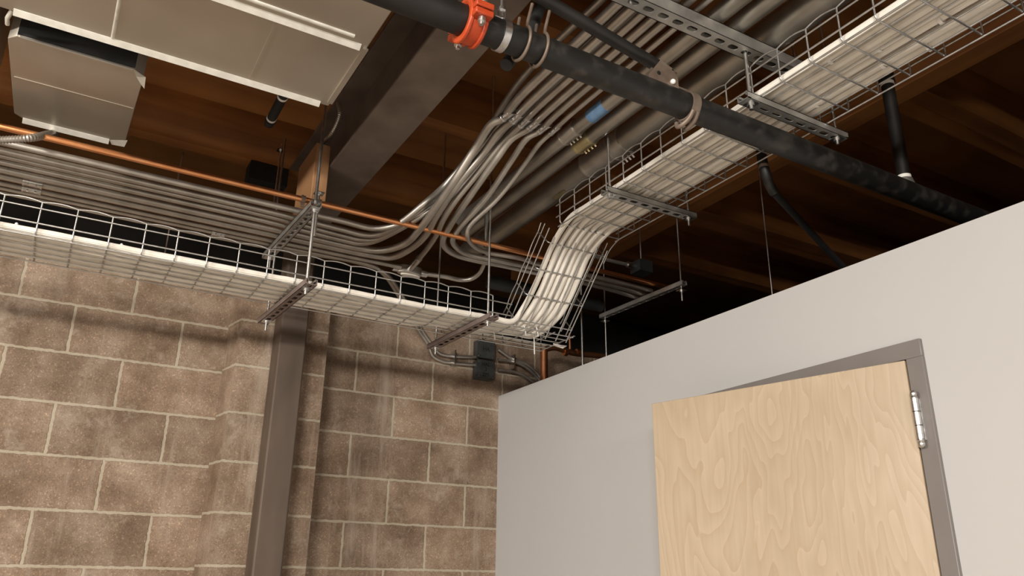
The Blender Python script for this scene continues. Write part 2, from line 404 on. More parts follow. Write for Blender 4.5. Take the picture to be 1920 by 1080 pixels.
JR = [(3.42, 3.50, 1, 'dim brown joist right of the timber beam, deepest toward the back wall'),
      (2.78, 2.95, 2, 'doubled brown joist right of the timber beam, running behind the upper tray strut'),
      (2.13, 2.21, 1, 'dark brown joist right of the timber beam, crossed by the slanting black pipe'),
      (1.50, 1.66, 2, 'doubled brown joist right of the timber beam, beside the upright black pipe'),
      (.95, 1.03, 1, 'brown joist in the top right corner of the ceiling, nearest the camera')]
for y0, y1, ply, lab in JR: joist('timber_joist', y0, y1, BX1, 6.9, 3.385, lab, ply, 'roof joists beyond the timber beam')
gb = MB().box((BX0,-1,3.30), (BX1,4.4,3.62))
tag(gb.build('timber_beam', m_glulam, bevel=.004), 'long orange-brown timber beam behind the right side of the upper wire tray', 'beam')
# steel wide-flange beam above the column
sx0, sx1 = .762, .937; sz = 3.04
sb = MB(); sb.box((sx0,-1.5,sz), (sx1,3.42,sz+.014)); sb.box((sx0,-1.5,sz+.306), (sx1,3.42,sz+.32)); sb.box(((sx0+sx1)/2-.005,-1.5,sz+.014), ((sx0+sx1)/2+.005,3.42,sz+.306))
tag(sb.build('steel_beam', m_beam, bevel=.003), 'grey-brown steel beam with smudged underside running overhead to the column', 'beam')
col = MB(); cx0, cx1, cy0, cy1 = .772, .892, 3.30, 3.425
col = thing('steel_column', (.83,3.36,0), 'brown painted steel column standing before the block pier', 'column')
MB().box((.790,3.345,0), (.908,3.47,3.02)).build('shaft', m_column, col, bevel=.008)
MB().box((.77,3.31,3.02), (.93,3.478,3.04)).build('cap_plate', m_column, col)
MB().box((.70,2.735,2.885), (.758,2.975,3.13)).build('wood_block', m_block, bevel=.003)
tag(bpy.data.objects['wood_block'], 'short light brown wood block fixed against the left side of the steel beam', 'block')

# ---------------------------------------------------------------- ducts
dz = 2.95
duct = thing('air_duct', (.15,1.7,dz), 'wide galvanized duct with bright seams at the top left, ending near the steel beam', 'duct')
xe = .585
MB().box((-2.2,.6,dz), (xe,2.19,dz+.32)).build('duct_body', m_galv, duct, bevel=.003)
def cleat(name, a, b, par, r=.010, m=None, n=(0,0,-1)):
    """folded edge strip: a low rounded ridge standing below the sheet"""
    a = Vector(a); b = Vector(b); t = (b-a).normalized(); d = Vector((0,0,-1)); s_ = t.cross(d).normalized()
    vs = []; fs = []; prof = []
    for k in range(7):
        th = PI*k/6; prof.append((math.cos(th)*r, math.sin(th)*r*.75))
    prof.append((-r*.6, -.002)); prof.append((r*.6, -.002))
    for q, tt in ((a, .0), (b, 0)):
        for u, v in prof: vs.append(q+s_*u+d*v)
    k = len(prof)
    for i in range(k): fs.append((i, (i+1)%k, k+(i+1)%k, k+i))
    fs += [tuple(range(k))[::-1], tuple(range(k, 2*k))]
    return MB().add(vs, fs).build(name, m or m_cleat, par)
def edgestrip(name, a, b, par, h=.024):
    """drive cleat with caught light in its colour: a sheet lip sloping down and back from the edge"""
    a = Vector(a); b = Vector(b)
    mb = MB(); A = Vector((0,0,-1))
    prof = [(0,0,0),(0,.001,-.001),(0,.016,-.0125),(0,.019,-.0105),(0,.020,.004),(0,0,.004)]
    vs = [a+Vector(q) for q in prof]+[b+Vector(q) for q in prof]; k = len(prof)
    mb.add(vs, [(i, (i+1)%k, k+(i+1)%k, k+i) for i in range(k)]+[tuple(range(k))[::-1], tuple(range(k,2*k))])
    return mb.build(name, m_cleat, par)
edgestrip('end_cleat', (-.285,2.175,dz), (xe-.03,2.175,dz), duct)
edgestrip('seam_cleat', (-.9,1.835,dz), (xe-.02,1.835,dz), duct)
cleat('seam_cleat', (-.9,1.812,dz), (xe-.05,1.812,dz), duct, .007)
MB().box((xe-.012,1.845,dz-.006), (xe+.004,2.165,dz)).build('side_hem', m_galv, duct)
cleat('cross_seam', (-.045,1.86,dz), (-.045,2.172,dz), duct, .005)
MB().box((.33,1.87,dz-.0015), (.337,2.165,dz)).build('panel_crease', m_galv, duct)
MB().tube([(-.29,2.20,dz+.01),(-.30,2.23,dz+.0),(-.30,2.26,dz-.0)], .006).build('corner_tab', m_cleat, duct)
dc = thing('air_duct', (-.12,2.5,dz), 'small square galvanized duct with dented corners left of the wide duct', 'duct')
b0 = MB(); cx = [(-.278,2.305),(.028,2.305),(.055,2.33),(.05,2.76),(.018,2.80),(-.252,2.80),(-.285,2.77),(-.30,2.33)]
n = len(cx)
b0.add([(x,y,dz) for x,y in cx]+[(x,y,dz+.34) for x,y in cx], [tuple(range(n))[::-1], tuple(range(n,2*n))]+[(i,(i+1)%n,n+(i+1)%n,n+i) for i in range(n)])
b0.build('duct_body', m_galv, dc, bevel=.002)
MB().box((-.277,2.2995,dz+.006), (.027,2.3045,dz+.33)).build('shade_plate', m_rubber, dc)  # black plate added over the sheet so the gap between ducts looks shaded
edgestrip('end_cleat', (-.26,2.785,dz), (.0,2.785,dz), dc)
MB().box((-.27,2.302,dz-.004), (.02,2.309,dz+.004)).build('near_hem', m_galv, dc)
MB().box((-.285,2.532,dz-.0012), (.048,2.5345,dz)).build('panel_crease', m_galv, dc)
t_ = MB(); t_.add([(.022,2.30,dz-.001),(.060,2.325,dz-.001),(.064,2.375,dz-.012),(.05,2.37,dz-.001),(.035,2.33,dz-.006)], [(0,1,2,3,4),(4,3,2,1,0)])
t_.build('bent_corner', m_cleat, dc)
t_ = MB(); t_.add([(.0,2.79,dz),(.055,2.76,dz),(.05,2.80,dz-.008),(.01,2.81,dz-.006)], [(0,1,2,3),(3,2,1,0)])
t_.build('bent_corner', m_cleat, dc)
dl = MB().box((-1.6,2.21,dz+.02), (-.335,2.62,dz+.36))
tag(dl.build('air_duct', m_galv, bevel=.003), 'galvanized duct cut off by the left edge beside the small square duct', 'duct')

# ---------------------------------------------------------------- wire cable trays
WR = .0027
def ucross(c, d_across, d_up, W_, H_, rc=.012):
    """points of a U wire: rim, down, across, up"""
    c = Vector(c); pts = [c+d_up*H_, c+d_up*rc]
    for k in range(1, 4):
        th = PI/2*k/4; pts.append(c+d_across*(rc-rc*math.cos(th))+d_up*(rc-rc*math.sin(th)))
    pts.append(c+d_across*rc)
    e = c+d_across*W_
    pts.append(e-d_across*rc)
    for k in range(1, 4):
        th = PI/2*k/4; pts.append(e-d_across*(rc-rc*math.sin(th))+d_up*(rc-rc*math.cos(th)))
    pts += [e+d_up*rc, e+d_up*H_]
    return pts
def rim(a, d, n, pitch, up, H_, bulge=.007):
    pts = []
    for i in range(n):
        for k in range(6):
            t = k/6; pts.append(Vector(a)+d*((i+t)*pitch)+up*(H_+bulge*math.sin(PI*t)))
    pts.append(Vector(a)+d*(n*pitch)+up*H_); return pts
EX, EY, EZ = Vector((1,0,0)), Vector((0,1,0)), Vector((0,0,1))
TH = .105
# lower tray along the block wall
zb = 2.512; ty0, ty1 = 2.662, 2.93; px0 = -1.20; pitch = .1
xs0 = at(80.6,378,'Y',2.662).x
lt = thing('wire_mesh_tray', (.4,2.8,zb), 'horizontal wire mesh tray full of white cables running along the block wall', 'cable tray')
x = xs0-1.0; nx = 0; xsl = []
while x < 1.86: xsl.append(x); x += .1
for x in xsl:
    if x < 1.55: pts = ucross((x,ty0,zb), EY, EZ, ty1-ty0, TH)
    else: pts = [(x,ty0,zb),(x,ty1-.012,zb),(x,ty1-.003,zb+.004),(x,ty1,zb+.012),(x,ty1,zb+TH)]
    MB().tube(pts, WR, 8).build('cross_wire', m_wire, lt)
nn = sum(1 for x in xsl if x < 1.5)
MB().tube(rim((xsl[0],ty0,zb), EX, nn-0, .1, EZ, TH)[:-6], WR, 8).build('rim_wire', m_wire, lt)
MB().tube(rim((xsl[0],ty1,zb), EX, len(xsl)-1, .1, EZ, TH), WR, 8).build('rim_wire', m_wire, lt)
for z_ in (.033, .082):
    MB().tube([(xsl[0],ty0-WR*1.6,zb+z_),(1.545,ty0-WR*1.6,zb+z_)], WR, 8).build('side_wire', m_wire, lt)
    MB().tube([(xsl[0],ty1+WR*1.6,zb+z_),(1.88,ty1+WR*1.6,zb+z_)], WR, 8).build('side_wire', m_wire, lt)
for k in range(6):
    yy = ty0+.010+k*(ty1-ty0-.02)/5
    MB().tube([(xsl[0],yy,zb-WR*1.6),(1.855,yy,zb-WR*1.6)], WR, 8).build('floor_wire', m_wire, lt)
MB().tube([(1.855,ty0,zb),(1.855,ty1,zb)], WR, 8).build('cross_wire', m_wire, lt)
# ramp between the two runs
RX0, RX1 = 1.572, 1.858
ra = Vector((0,2.695,2.518)); rb = Vector((0,2.405,2.812)); rd = (rb-ra).normalized(); rn = Vector((0,-rd.z,rd.y)); 
if rn.y < 0: rn = -rn
rt = thing('wire_mesh_tray', (1.715,2.69,2.52), 'steep wire mesh tray section joining the lower cable tray to the upper one', 'cable tray')
RL = (rb-ra).length
for k in range(4):
    q = ra+rd*(.03+k*.118)
    MB().tube(ucross(q+EX*RX0, EX, rn, RX1-RX0, TH), WR, 8).build('cross_wire', m_wire, rt)
def bowed(x, off, l0, l1, side=0):
    """long wire with a small scallop between cross wires"""
    pts = []
    for i in range(25):
        t = i/24; s_ = l0+(l1-l0)*t
        b_ = abs(math.sin(PI*(s_-.03)/.118))*(.008 if side else .0)
        pts.append(ra+rd*s_+EX*x+rn*(off+b_))
    return pts
for x_ in (RX0, RX1):
    MB().tube(bowed(x_, TH, -.0, RL+.01, 1), WR, 8).build('rim_wire', m_wire, rt)
    for o_ in (.035,.080): MB().tube(bowed(x_, o_, -.02, RL+.02), WR, 8).build('side_wire', m_wire, rt)
for k in range(6):
    x_ = RX0+.012+k*(RX1-RX0-.024)/5
    MB().tube(bowed(x_, -WR*1.6, -.03, RL-.0), WR, 8).build('floor_wire', m_wire, rt)
# right hand side wires curve from the ramp into the upper tray
for o_, r_ in ((0,0),(TH,1)):
    p0 = ra+rd*(RL-.06)+EX*(RX1)+rn*o_; p1 = ra+rd*(RL)+EX*RX1+rn*o_
    MB().tube(smoothpath([p0, p1, Vector((RX1,2.34+.0,2.838+o_)), Vector((RX1,2.25,2.84+o_))], 8), WR, 8).build('bend_wire', m_wire, rt)
# upper tray toward the camera
uz = 2.84; ut = thing('wire_mesh_tray', (1.715,1.2,uz), 'upper wire mesh tray with bundled white cables running to the top right corner', 'cable tray')
ys = []; y = 2.340
while y > -.6: ys.append(y); y -= .1
for y in ys: MB().tube(ucross((RX0,y,uz), EX, EZ, RX1-RX0, TH), WR, 8).build('cross_wire', m_wire, ut)
for x_ in (RX0, RX1):
    MB().tube(rim((x_,ys[0],uz), -EY, len(ys)-1, .1, EZ, TH, .009), WR, 8).build('rim_wire', m_wire, ut)
    sg = -1 if x_ == RX0 else 1
    for z_ in (.033, .082):
        MB().tube([(x_+sg*WR*1.6,ys[0]+.02,uz+z_),(x_+sg*WR*1.6,ys[-1],uz+z_)], WR, 8).build('side_wire', m_wire, ut)
for k in range(2):
    x_ = (RX0+.004, RX1-.004)[k]
    MB().tube([(x_,ys[0]+.02,uz-WR*1.6),(x_,ys[-1],uz-WR*1.6)], WR, 8).build('floor_wire', m_wire, ut)
for k in range(4):
    x_ = RX0+.055+k*.058
    MB().tube([(x_,ys[0]+.02,uz+WR*1.6),(x_,ys[-1],uz+WR*1.6)], WR*.9, 8).build('floor_wire', m_wire, ut)

# ---------------------------------------------------------------- cables
NB = 7
WU = [.036, .027, .025, .028, .024, .031, .030]          # widths of the bundles in the upper tray
GAPU = [.004, .0075, .005, .0075, .011, .0065]
BUN = ['leftmost', 'second from left', 'third from left', 'middle', 'third from right', 'second from right', 'rightmost']
XUP = []; xx = RX0+.007
for i_, w_ in enumerate(WU):
    XUP.append(xx+w_/2); xx += w_+(GAPU[i_] if i_ < 6 else 0)
WTOT = xx-(RX0+.007)
def bundle(pts, prof, lobes, seed, n=8):
    """a laced bundle of cables: a swept, fluted oval whose width and height change along its way"""
    P_ = smoothpath(pts, n); Q = smoothpath([Vector((a_, b_, 0)) for a_, b_ in prof], n)
    SEG = lobes*6; up = Vector((0,0,1)); vs = []; fs = []
    for i_, p in enumerate(P_):
        t = (P_[min(i_+1, len(P_)-1)]-P_[max(i_-1, 0)]).normalized()
        up = (up-t*up.dot(t)).normalized(); sd = t.cross(up)
        wd, hg = Q[min(i_, len(Q)-1)].x/2, Q[min(i_, len(Q)-1)].y/2
        ex = 1.0 if wd < hg*1.5 else .7
        tw = noise.noise(Vector((i_*.03, seed*3.1, 0)))*.9
        for k in range(SEG):
            th = 2*PI*k/SEG; am = (.05 if wd < hg*1.35 else .17) if seed > 1 else .14; lob = 1-am+am*abs(math.sin(lobes*(th+tw)/2))
            lob += .035*noise.noise(Vector((math.cos(th)*1.5+seed, math.sin(th)*1.5, i_*.06)))
            c_, s_ = math.cos(th), math.sin(th)
            c_ = math.copysign(abs(c_)**ex, c_); s_ = math.copysign(abs(s_)**ex, s_)
            vs.append(p+sd*(c_*wd*lob)+up*(s_*hg*lob))
    for i_ in range(len(P_)-1):
        for k in range(SEG):
            k2 = (k+1) % SEG; fs.append((i_*SEG+k, i_*SEG+k2, (i_+1)*SEG+k2, (i_+1)*SEG+k))
    mb = MB(); mb.add(vs, fs, True); return mb
acc = 0
for bi in range(NB):
    f0 = acc/sum(WU); f1 = (acc+WU[bi])/sum(WU); acc += WU[bi]; fc = (f0+f1)/2; fw = f1-f0
    J = lambda s_, a_=.002: noise.noise(Vector((bi*3.7, s_*1.3, 0)))*a_
    pts = []; prof = []
    LW = ty1-ty0-.012; yl = ty0+.006+fc*LW
    h0 = .021 if bi == 0 else .018
    for q in range(0, 10):
        hh = h0+abs(J(q*2+5, .008))
        pts.append((-.62+q*.2, yl+J(q, .003), zb+.0025+hh/2)); prof.append((fw*LW*1.04, hh))
    yn = ty0+.012+fc*.150; zn = zb+.017
    pts.append((1.34, yl*.55+yn*.45, zn)); prof.append((fw*.20, .026))
    XR = RX0+.014+fc*.212
    pts.append((XR-.125, yn, zn+.001)); prof.append((fw*.155, .028))
    pts.append((XR-.042, yn-.006, zn+.003)); prof.append((fw*.165, .028))
    c0 = ra+rd*.075+rn*.024; pts.append((XR-.006, c0.y, c0.z)); prof.append((fw*.190, .026))
    for q in (.17, .27, .37):
        c1 = ra+rd*q+rn*(.0155+J(q*9, .002)); pts.append((XR+J(q*20, .003), c1.y, c1.z)); prof.append((fw*.200, .026))
    XT = XUP[bi]
    pts.append((XT*.6+XR*.4, 2.315, uz+.0175)); prof.append((fw*.215, .024))
    q = 0; yy = 2.20
    while yy > -.7:
        hh = (.024 if bi == 0 else min(WU[bi]*.92, .028))+J(q*3+9, .004)
        pts.append((XT+J(q+60, .005), yy, uz+.006+hh/2+abs(J(q+20, .008))+(.004 if bi in (2, 4) else 0))); prof.append((WU[bi]*(.95+J(q+30, .25)), hh)); yy -= .22; q += 1
    tag(bundle(pts, prof, (13,11,10,11,10,12,11)[bi], bi+1).build('cable_bundle', m_cable, loc=(0,2.8,2.52)),
        'laced bundle of white cables, %s of those in the upper wire tray' % BUN[bi], 'cable bundle', 'bundles of white cable in the wire trays')
# ties holding the bundles
def tie_upper(bi, y, label):
    hw = WU[bi]/2*1.0; s_ = MB().ring((XUP[bi], y, uz+.020), EY, hw, .009, .0012, 22)
    for i, v in enumerate(s_.v): s_.v[i] = Vector((v.x, v.y, uz+.0215+(v.z-uz-.020)*.0165/(hw+.0006)))
    tag(s_.build('cable_tie', m_tie), label, 'cable tie', 'hook ties round the upper bundles')
for bi, y, lab in ((1,1.12,'white tie round the cable bundle just beyond the upper strut, left side'),(3,1.02,'white tie round a middle cable bundle in the upper tray past the big strut'),
                   (5,1.06,'white tie round the bundle right of the middle, past the big strut'),(4,.87,'white tie round the central bundle at the top right of the upper tray'),
                   (5,1.28,'white tie round the rightmost full bundle near the upper strut'),(2,.72,'white tie highest up in the tray near the top edge'),(6,.95,'white tie on the outermost right bundle of the upper tray')):
    tie_upper(bi, y, lab)
def tail(pts, label, r=.0022, name='cable_tie'):
    tag(MB().tube(smoothpath(pts, 6), r, 6).build(name, m_tie), label, 'cable tie', 'loose white ties on the trays')
for k, (x_, y_, lab) in enumerate(((915,604,'white tie tail hanging just right of the red-brown strut, left one'),(927,628,'white tie tail hanging just right of the red-brown strut, lower one'),
        (1001,632,'long thin white tie hanging down through the elbow mesh'),(985,620,'short white tie knot at the foot of the steep tray, left'),(1008,622,'short white tie knot at the foot of the steep tray, right'))):
    p = at(x_, y_, 'Z', zb-.006); l = (.022,.02,.075,.02,.02)[k]
    tail([p+Vector((-.006,0,.02)), p, p+Vector((.003,0,-l))], lab)
for k, x_ in enumerate((.30,.71)):
    pass
for x_, y_, lab in ((31,420,'tiny white tie knob on the cables at the far left of the lower tray'),(228,459,'tiny white tie knob on the cables in the lower tray, second from the left'),(423,499,'tiny white tie knob on the lower tray cables before the first strut'),(716,561,'tiny white tie knob on the lower tray cables between the two struts')):
    p = at(x_, y_, 'Y', ty0+.02); tag(MB().ball((p.x,p.y,p.z), .005, 8).build('cable_tie', m_tie), lab, 'cable tie', 'loose white ties on the trays')

# ---------------------------------------------------------------- strut channels, rods
def strut_mb(a, b, W_=.041, H_=.021, pitch=.05, slot=(.017,.0085), t=.0026):
    """C channel from a to b, slotted web facing down, open side up"""
    a = Vector(a); b = Vector(b); d = (b-a).normalized(); s_ = EZ.cross(d).normalized(); Lg = (b-a).length
    mb = MB(); NS = 16; n = max(1, int(Lg/pitch)); m0 = (Lg-n*pitch)/2
    F = lambda u, v, z: a+d*u+s_*v+EZ*z
    if m0 > 1e-4:
        mb.obox(a, d, s_, EZ, (0,-W_/2,0), (m0,W_/2,t)); mb.obox(a, d, s_, EZ, (Lg-m0,-W_/2,0), (Lg,W_/2,t))
    for c in range(n):
        u0 = m0+c*pitch; uc = u0+pitch/2; vs = []; 
        for z in (0, t):
            for k in range(NS):
                th = 2*PI*k/NS; cu, sv = math.cos(th), math.sin(th)
                e = abs(cu)*slot[0]; iu = math.copysign(slot[0]-slot[1], cu)+cu*slot[1] if abs(cu) > 1e-6 else 0
                vs.append(F(uc+iu, sv*slot[1], z))
                q = max(abs(cu)/(pitch/2), abs(sv)/(W_/2)); vs.append(F(uc+cu/q, sv/q, z))
        fs = []; h = NS*2
        for k in range(NS):
            k2 = (k+1) % NS
            fs.append((k*2, k*2+1, k2*2+1, k2*2)); fs.append((h+k*2, h+k2*2, h+k2*2+1, h+k*2+1))
            fs.append((k*2, k2*2, h+k2*2, h+k*2))
        mb.add(vs, fs)
        # corner fills between the ray-cast boundary samples
        for z in (0, t):
            for sx in (-1, 1):
                for sy in (-1, 1):
                    k = {(1,1):2,(-1,1):6,(-1,-1):10,(1,-1):14}[(sx,sy)]
                    th0 = [2*PI*(k-1)/NS, 2*PI*k/NS, 2*PI*(k+1)/NS]
                    P_ = []
                    for th in th0:
                        cu, sv = math.cos(th), math.sin(th); q = max(abs(cu)/(pitch/2), abs(sv)/(W_/2)); P_.append(F(uc+cu/q, sv/q, z))
                    mb.add([P_[0], F(uc+sx*pitch/2, sy*W_/2, z), P_[1]], [(0,1,2)]); mb.add([P_[1], F(uc+sx*pitch/2, sy*W_/2, z), P_[2]], [(0,1,2)])
    for sg in (-1, 1):
        v0, v1 = sorted((sg*W_/2, sg*(W_/2-t))); mb.obox(a, d, s_, EZ, (0,v0,0), (Lg,v1,H_))
        v0, v1 = sorted((sg*W_/2, sg*(W_/2-.009))); mb.obox(a, d, s_, EZ, (0,v0,H_-t), (Lg,v1,H_))
        v0, v1 = sorted((sg*(W_/2-.009), sg*(W_/2-.009+t))); mb.obox(a, d, s_, EZ, (0,v0,H_-.009), (Lg,v1,H_))
    return mb
def strut(a, b, label, m=None, group='strut channels', **k):
    return tag(strut_mb(a, b, **k).build('strut_channel', m or m_strut), label, 'strut channel', group)
def nut(mb, x, y, z, r=.0105, h=.009):
    mb.tube([(x,y,z),(x,y,z+h)], r, 6, True, False)
def rod(x, y, z0, z1, label, nuts=(), r=.0047, group='threaded hanger rods', wash=True, m=None):
    o = thing('threaded_rod', (x,y,z0), label, 'rod', group)
    # fine thread as alternating radii near nuts only
    MB().cyl((x,y,z0), (x,y,z1), r, 10).build('rod_shaft', m or m_zinc, o)
    for nz, sd in nuts:
        mb = MB(); nut(mb, x, y, nz if sd > 0 else nz-.009)
        if wash: mb.cyl((x,y,nz-.002 if sd > 0 else nz), (x,y,nz if sd > 0 else nz+.002), .016, 16) if False else None
        mb.build('nut', m_couple, o)
        if wash:
            w0 = nz-.0005 if sd > 0 else nz-.0015
            MB().box((x-.017,y-.017,nz-.001 if sd>0 else nz-.003), (x+.017,y+.017,nz+.001 if sd>0 else nz-.0002)).build('square_washer', m_couple, o)
    return o
SZ = 2.4855
A1 = at(493,607,'Z',SZ); B1 = at(584,540,'Z',SZ)
xa = .672
strut((.695,2.575,SZ), (.665,3.125,SZ), 'red-brown slotted strut under the lower tray in front of the steel column', m_strutbr)
rod(.691,2.625,SZ-.022,3.36, 'long threaded rod from the duct corner down to the first strut under the lower tray', [(SZ,-1),(2.79,-1),(2.822,1)], r=.006)
rod(.668,3.075,SZ-.04,2.79, 'far threaded rod of the first strut under the lower tray, seen against the block wall', [(SZ,-1)])
rod(.708,2.652,2.70,2.875, 'short threaded rod stub beside the long rod at the conduit strut', [(2.875,-1)])
strut((1.412,2.565,SZ), (1.393,3.10,SZ), 'red-brown slotted strut under the lower tray near the steep section', m_strutbr)
rod(1.410,2.612,SZ-.02,3.62, 'threaded rod at the front end of the strut nearest the steep tray section', [(SZ,-1)], r=.0045)
rod(1.396,3.06,SZ-.03,3.62, 'threaded rod at the far end of the strut nearest the steep tray section', [(SZ,-1)], r=.0045)
# trapeze under the conduits
TZ = 2.790
strut((.688,2.60,TZ), (.664,3.20,TZ), 'slotted strut carrying the row of left conduits, ending at the copper line', m_strut)
rod(.672,3.17,TZ-.05,3.36, 'threaded rod at the far end of the strut carrying the conduits', [(TZ,-1)])
# struts under the upper tray
UZ = uz-.021-.0065
strut((1.532,2.0,UZ), (1.945,2.0,UZ), 'slotted strut crossing under the upper tray just past the bend', m_strut)
rod(1.556,2.0,UZ-.02,3.62, 'left threaded rod of the strut just past the tray bend', [(UZ,-1)])
rod(1.922,2.0,UZ-.03,3.62, 'right threaded rod of the strut just past the tray bend', [(UZ,-1)])
strut((1.522,1.335,UZ), (1.945,1.335,UZ), 'slotted strut crossing under the upper tray beside the black main pipe', m_strut)
rod(1.552,1.335,UZ-.02,3.05, 'left threaded rod of the strut beside the black main, hanging from the big strut', [(UZ,-1),(3.0,-1)], r=.006)
rod(1.918,1.335,UZ-.02,3.62, 'right threaded rod of the strut beside the black main pipe', [(UZ,-1)], r=.005)
BZ = 2.985
strut((1.05,1.335,BZ), (1.80,1.335,BZ), 'large bright slotted strut carrying the pipes over the black main at the top', m_strut, W_=.050, H_=.041, pitch=.052, slot=(.017,.0095))
for k, (x_, lab) in enumerate(((1.13,'rod of the big upper strut at its left end'),(1.80-.03,'rod of the big upper strut at its right end'))):
    rod(x_,1.335,BZ-.01,3.62, 'threaded '+lab, [])
# far trapeze on the right and loose rods
strut((2.345,2.495,2.788), (2.323,3.09,2.788), 'thin dark strut hanging in the dim space above the white wall', m_strut, W_=.03)
rod(2.347,2.52,2.72,3.62, 'thin rod at the near end of the dim strut above the white wall', [(2.77,-1)], r=.004)
rod(2.324,3.06,2.50,3.62, 'thin rod at the far end of the dim strut above the white wall', [(2.77,-1)], r=.004)
rod(2.5,2.145,2.45,3.40, 'thin lone rod hanging behind the white wall, right of the dim strut', [], r=.003)
rod(2.35,3.30,2.45,3.62, 'grey rod standing right of the tray elbow, reaching below it', [], r=.007)
p = at(345,275,'Y',3.58); rod(p.x,3.58,2.85,3.38, 'faint rod on the far left behind the copper line', [], r=.005)
p = at(522,320,'Y',3.30); rod(p.x,3.30,2.85,3.40, 'rod hanging from the heavy joist left of the wood block', [(3.37,-1)], r=.005)
p = at(911,440,'Z',2.9); rod(p.x,p.y,2.84,3.02, 'short bright rod hanging behind the copper line near the large pipes', [], r=.008)

# ---------------------------------------------------------------- conduits
def zp(pts): return [at(x_, y_, 'Z', z_) for x_, y_, z_ in pts]
def couple(par, a, d, r, ln=.055, m=None, lugs=2, seg=20):
    """set-screw coupling: sleeve, end collars and screws"""
    a = Vector(a); d = Vector(d).normalized(); mb = MB()
    mb.tube([a-d*ln/2, a+d*ln/2], r*1.13, seg)
    for e in (-1, 1):
        q = a+d*(e*(ln/2-.003)); mb.tube([q-d*.003, q+d*.003], r*1.24, seg)
    s_ = d.cross(EZ).normalized(); dn = (-EZ*.75+s_*.66).normalized()
    par = mb.build('coupling', m or m_couple, par)
    for i in range(lugs):
        mb = MB(); q = a+d*((i-(lugs-1)/2)*(ln/max(lugs,1)*.8)); mb.tube([q+dn*r*.9, q+dn*(r*1.28+.006)], .0038, 8); mb.build('set_screw', m_couple, par)
    return par
def conduit(pts, r, label, group, m=None, seg=12, n=8, name='conduit'):
    o = thing(name, pts[0], label, 'conduit', group)
    MB().tube(smoothpath(pts, n), r, seg).build('tube', m or m_emt, o); return o
LZ = 2.826
YL = [2.742, 2.803, 2.845, 2.893, 2.952, 3.008, 3.072, 3.115, 3.155]
RL_ = [.0118,.0118,.010,.0118,.0145,.0145,.0118,.0118,.0118]
def runx(i, x1): return [(-1.3,YL[i],LZ), (-.3,YL[i],LZ), (x1,YL[i],LZ)]
GL = 'conduits along the block wall'
ordn = ['topmost', 'second', 'third', 'fourth', 'fifth', 'sixth', 'seventh', 'eighth', 'ninth']
# rising group at the middle: pixel courses of the six risers, height growing from 2.83 to 3.055
UP = [ [(854,336,2.93),(895,272,3.02),(923,231,3.05),(944,221,3.055)],
       [(816,408,2.86),(862,340,2.93),(907,286,3.02),(936,247,3.05),(961,226,3.055)],
       [(831,412,2.86),(855,375,2.90),(901,319,2.98),(943,267,3.045),(976,235,3.055)],
       [(844,423,2.86),(882,367,2.92),(932,297,3.00),(959,261,3.045),(993,240,3.055)],
       [(860,430,2.86),(915,367,2.94),(962,297,3.02),(990,258,3.045),(1012,246,3.055)],
       [(879,427,2.86),(934,372,2.94),(984,308,3.02),(1012,269,3.045),(1032,250,3.055)] ]
XU = [1.160,1.205,1.245,1.285,1.323,1.366]
RU = [.0145,.0145,.0118,.0145,.0125,.0100]
def tailup(i):
    e = at(*UP[i][-1][:2], 'Z', 3.055)
    return [e, (e.x*.5+XU[i]*.5, e.y-.06, 3.055), (XU[i], e.y-.14, 3.055), (XU[i],1.5,3.055), (XU[i],.2,3.055), (XU[i],-.5,3.055)]
base = []
# row positions 5 and 6 bend straight into risers 1 and 2
mid5 = [(.90,YL[4],LZ)]+zp([(684,467,LZ),(718,469,LZ),(759,457,LZ),(787,430,2.835),(812,396,2.87)])[0:]
o = conduit(runx(4,.60)+zp([(684,467,LZ),(718,469,LZ),(759,457,LZ+.002),(787,430,2.835),(812,396,2.865)]+UP[0][:-1])+tailup(0), RL_[4], 'thick bright conduit fifth from the top on the left, sweeping up as the leftmost riser', GL, n=7); base.append(o)
o = conduit(runx(5,.62)+zp([(707,480,LZ),(734,482,LZ),(773,464,LZ+.002),(800,438,2.84)]+UP[1][:-1])+tailup(1), RL_[5], 'thick conduit sixth from the top on the left, sweeping up as the second riser', GL, n=7); base.append(o)
# riser 3 drops into the conduit body
LBc = at(768,508,'Z',LZ)
o = conduit(zp([(772,500,LZ+.004),(801,466,LZ+.01),(820,437,2.845)]+UP[2][:-1])+tailup(2), .0118, 'third riser, dropping into the oval conduit body', GL, n=7)
base.append(o)
GR = 'conduits curving off to the right'
r4 = zp([(1205,560,LZ),(1130,538,LZ),(998.6,509.5,LZ),(941,497,LZ),(893,488,LZ),(856,478,LZ),(835,464,LZ),(831,449,LZ+.008)]+UP[3][:-1])
r5 = zp([(1215,553,LZ),(1130,530,LZ),(1001,502,LZ),(941,490,LZ),(878,477,LZ),(856,464,LZ),(849,449,LZ+.008)]+UP[4][:-1])
r6 = zp([(1222,545,LZ),(1130,522,LZ),(1008,495,LZ),(977,485,LZ),(912,473,LZ),(888,461,LZ),(877,444,LZ+.008)]+UP[5][:-1])
base.append(conduit(r4+tailup(3), .0130, 'fourth riser, turning right as the lowest of the three curved conduits', GR, n=7))
base.append(conduit(r5+tailup(4), .0118, 'fifth riser, turning right as the middle of the three curved conduits', GR, n=7))
base.append(conduit(r6+tailup(5), .0095, 'sixth and thinnest riser, turning right as the topmost curved conduit', GR, n=7))
for i, o in enumerate(base):
    e = at(*UP[i][-1][:2], 'Z', 3.055); f = at(*UP[i][-2][:2], 'Z', UP[i][-2][2])
    r = (.0145,.0145,.0118,.013,.0118,.0095)[i]
    couple(o, e+Vector((.004*0,-.03,0)), Vector((0,-1,0))*.85+(e-f).normalized()*.35, r, .058)
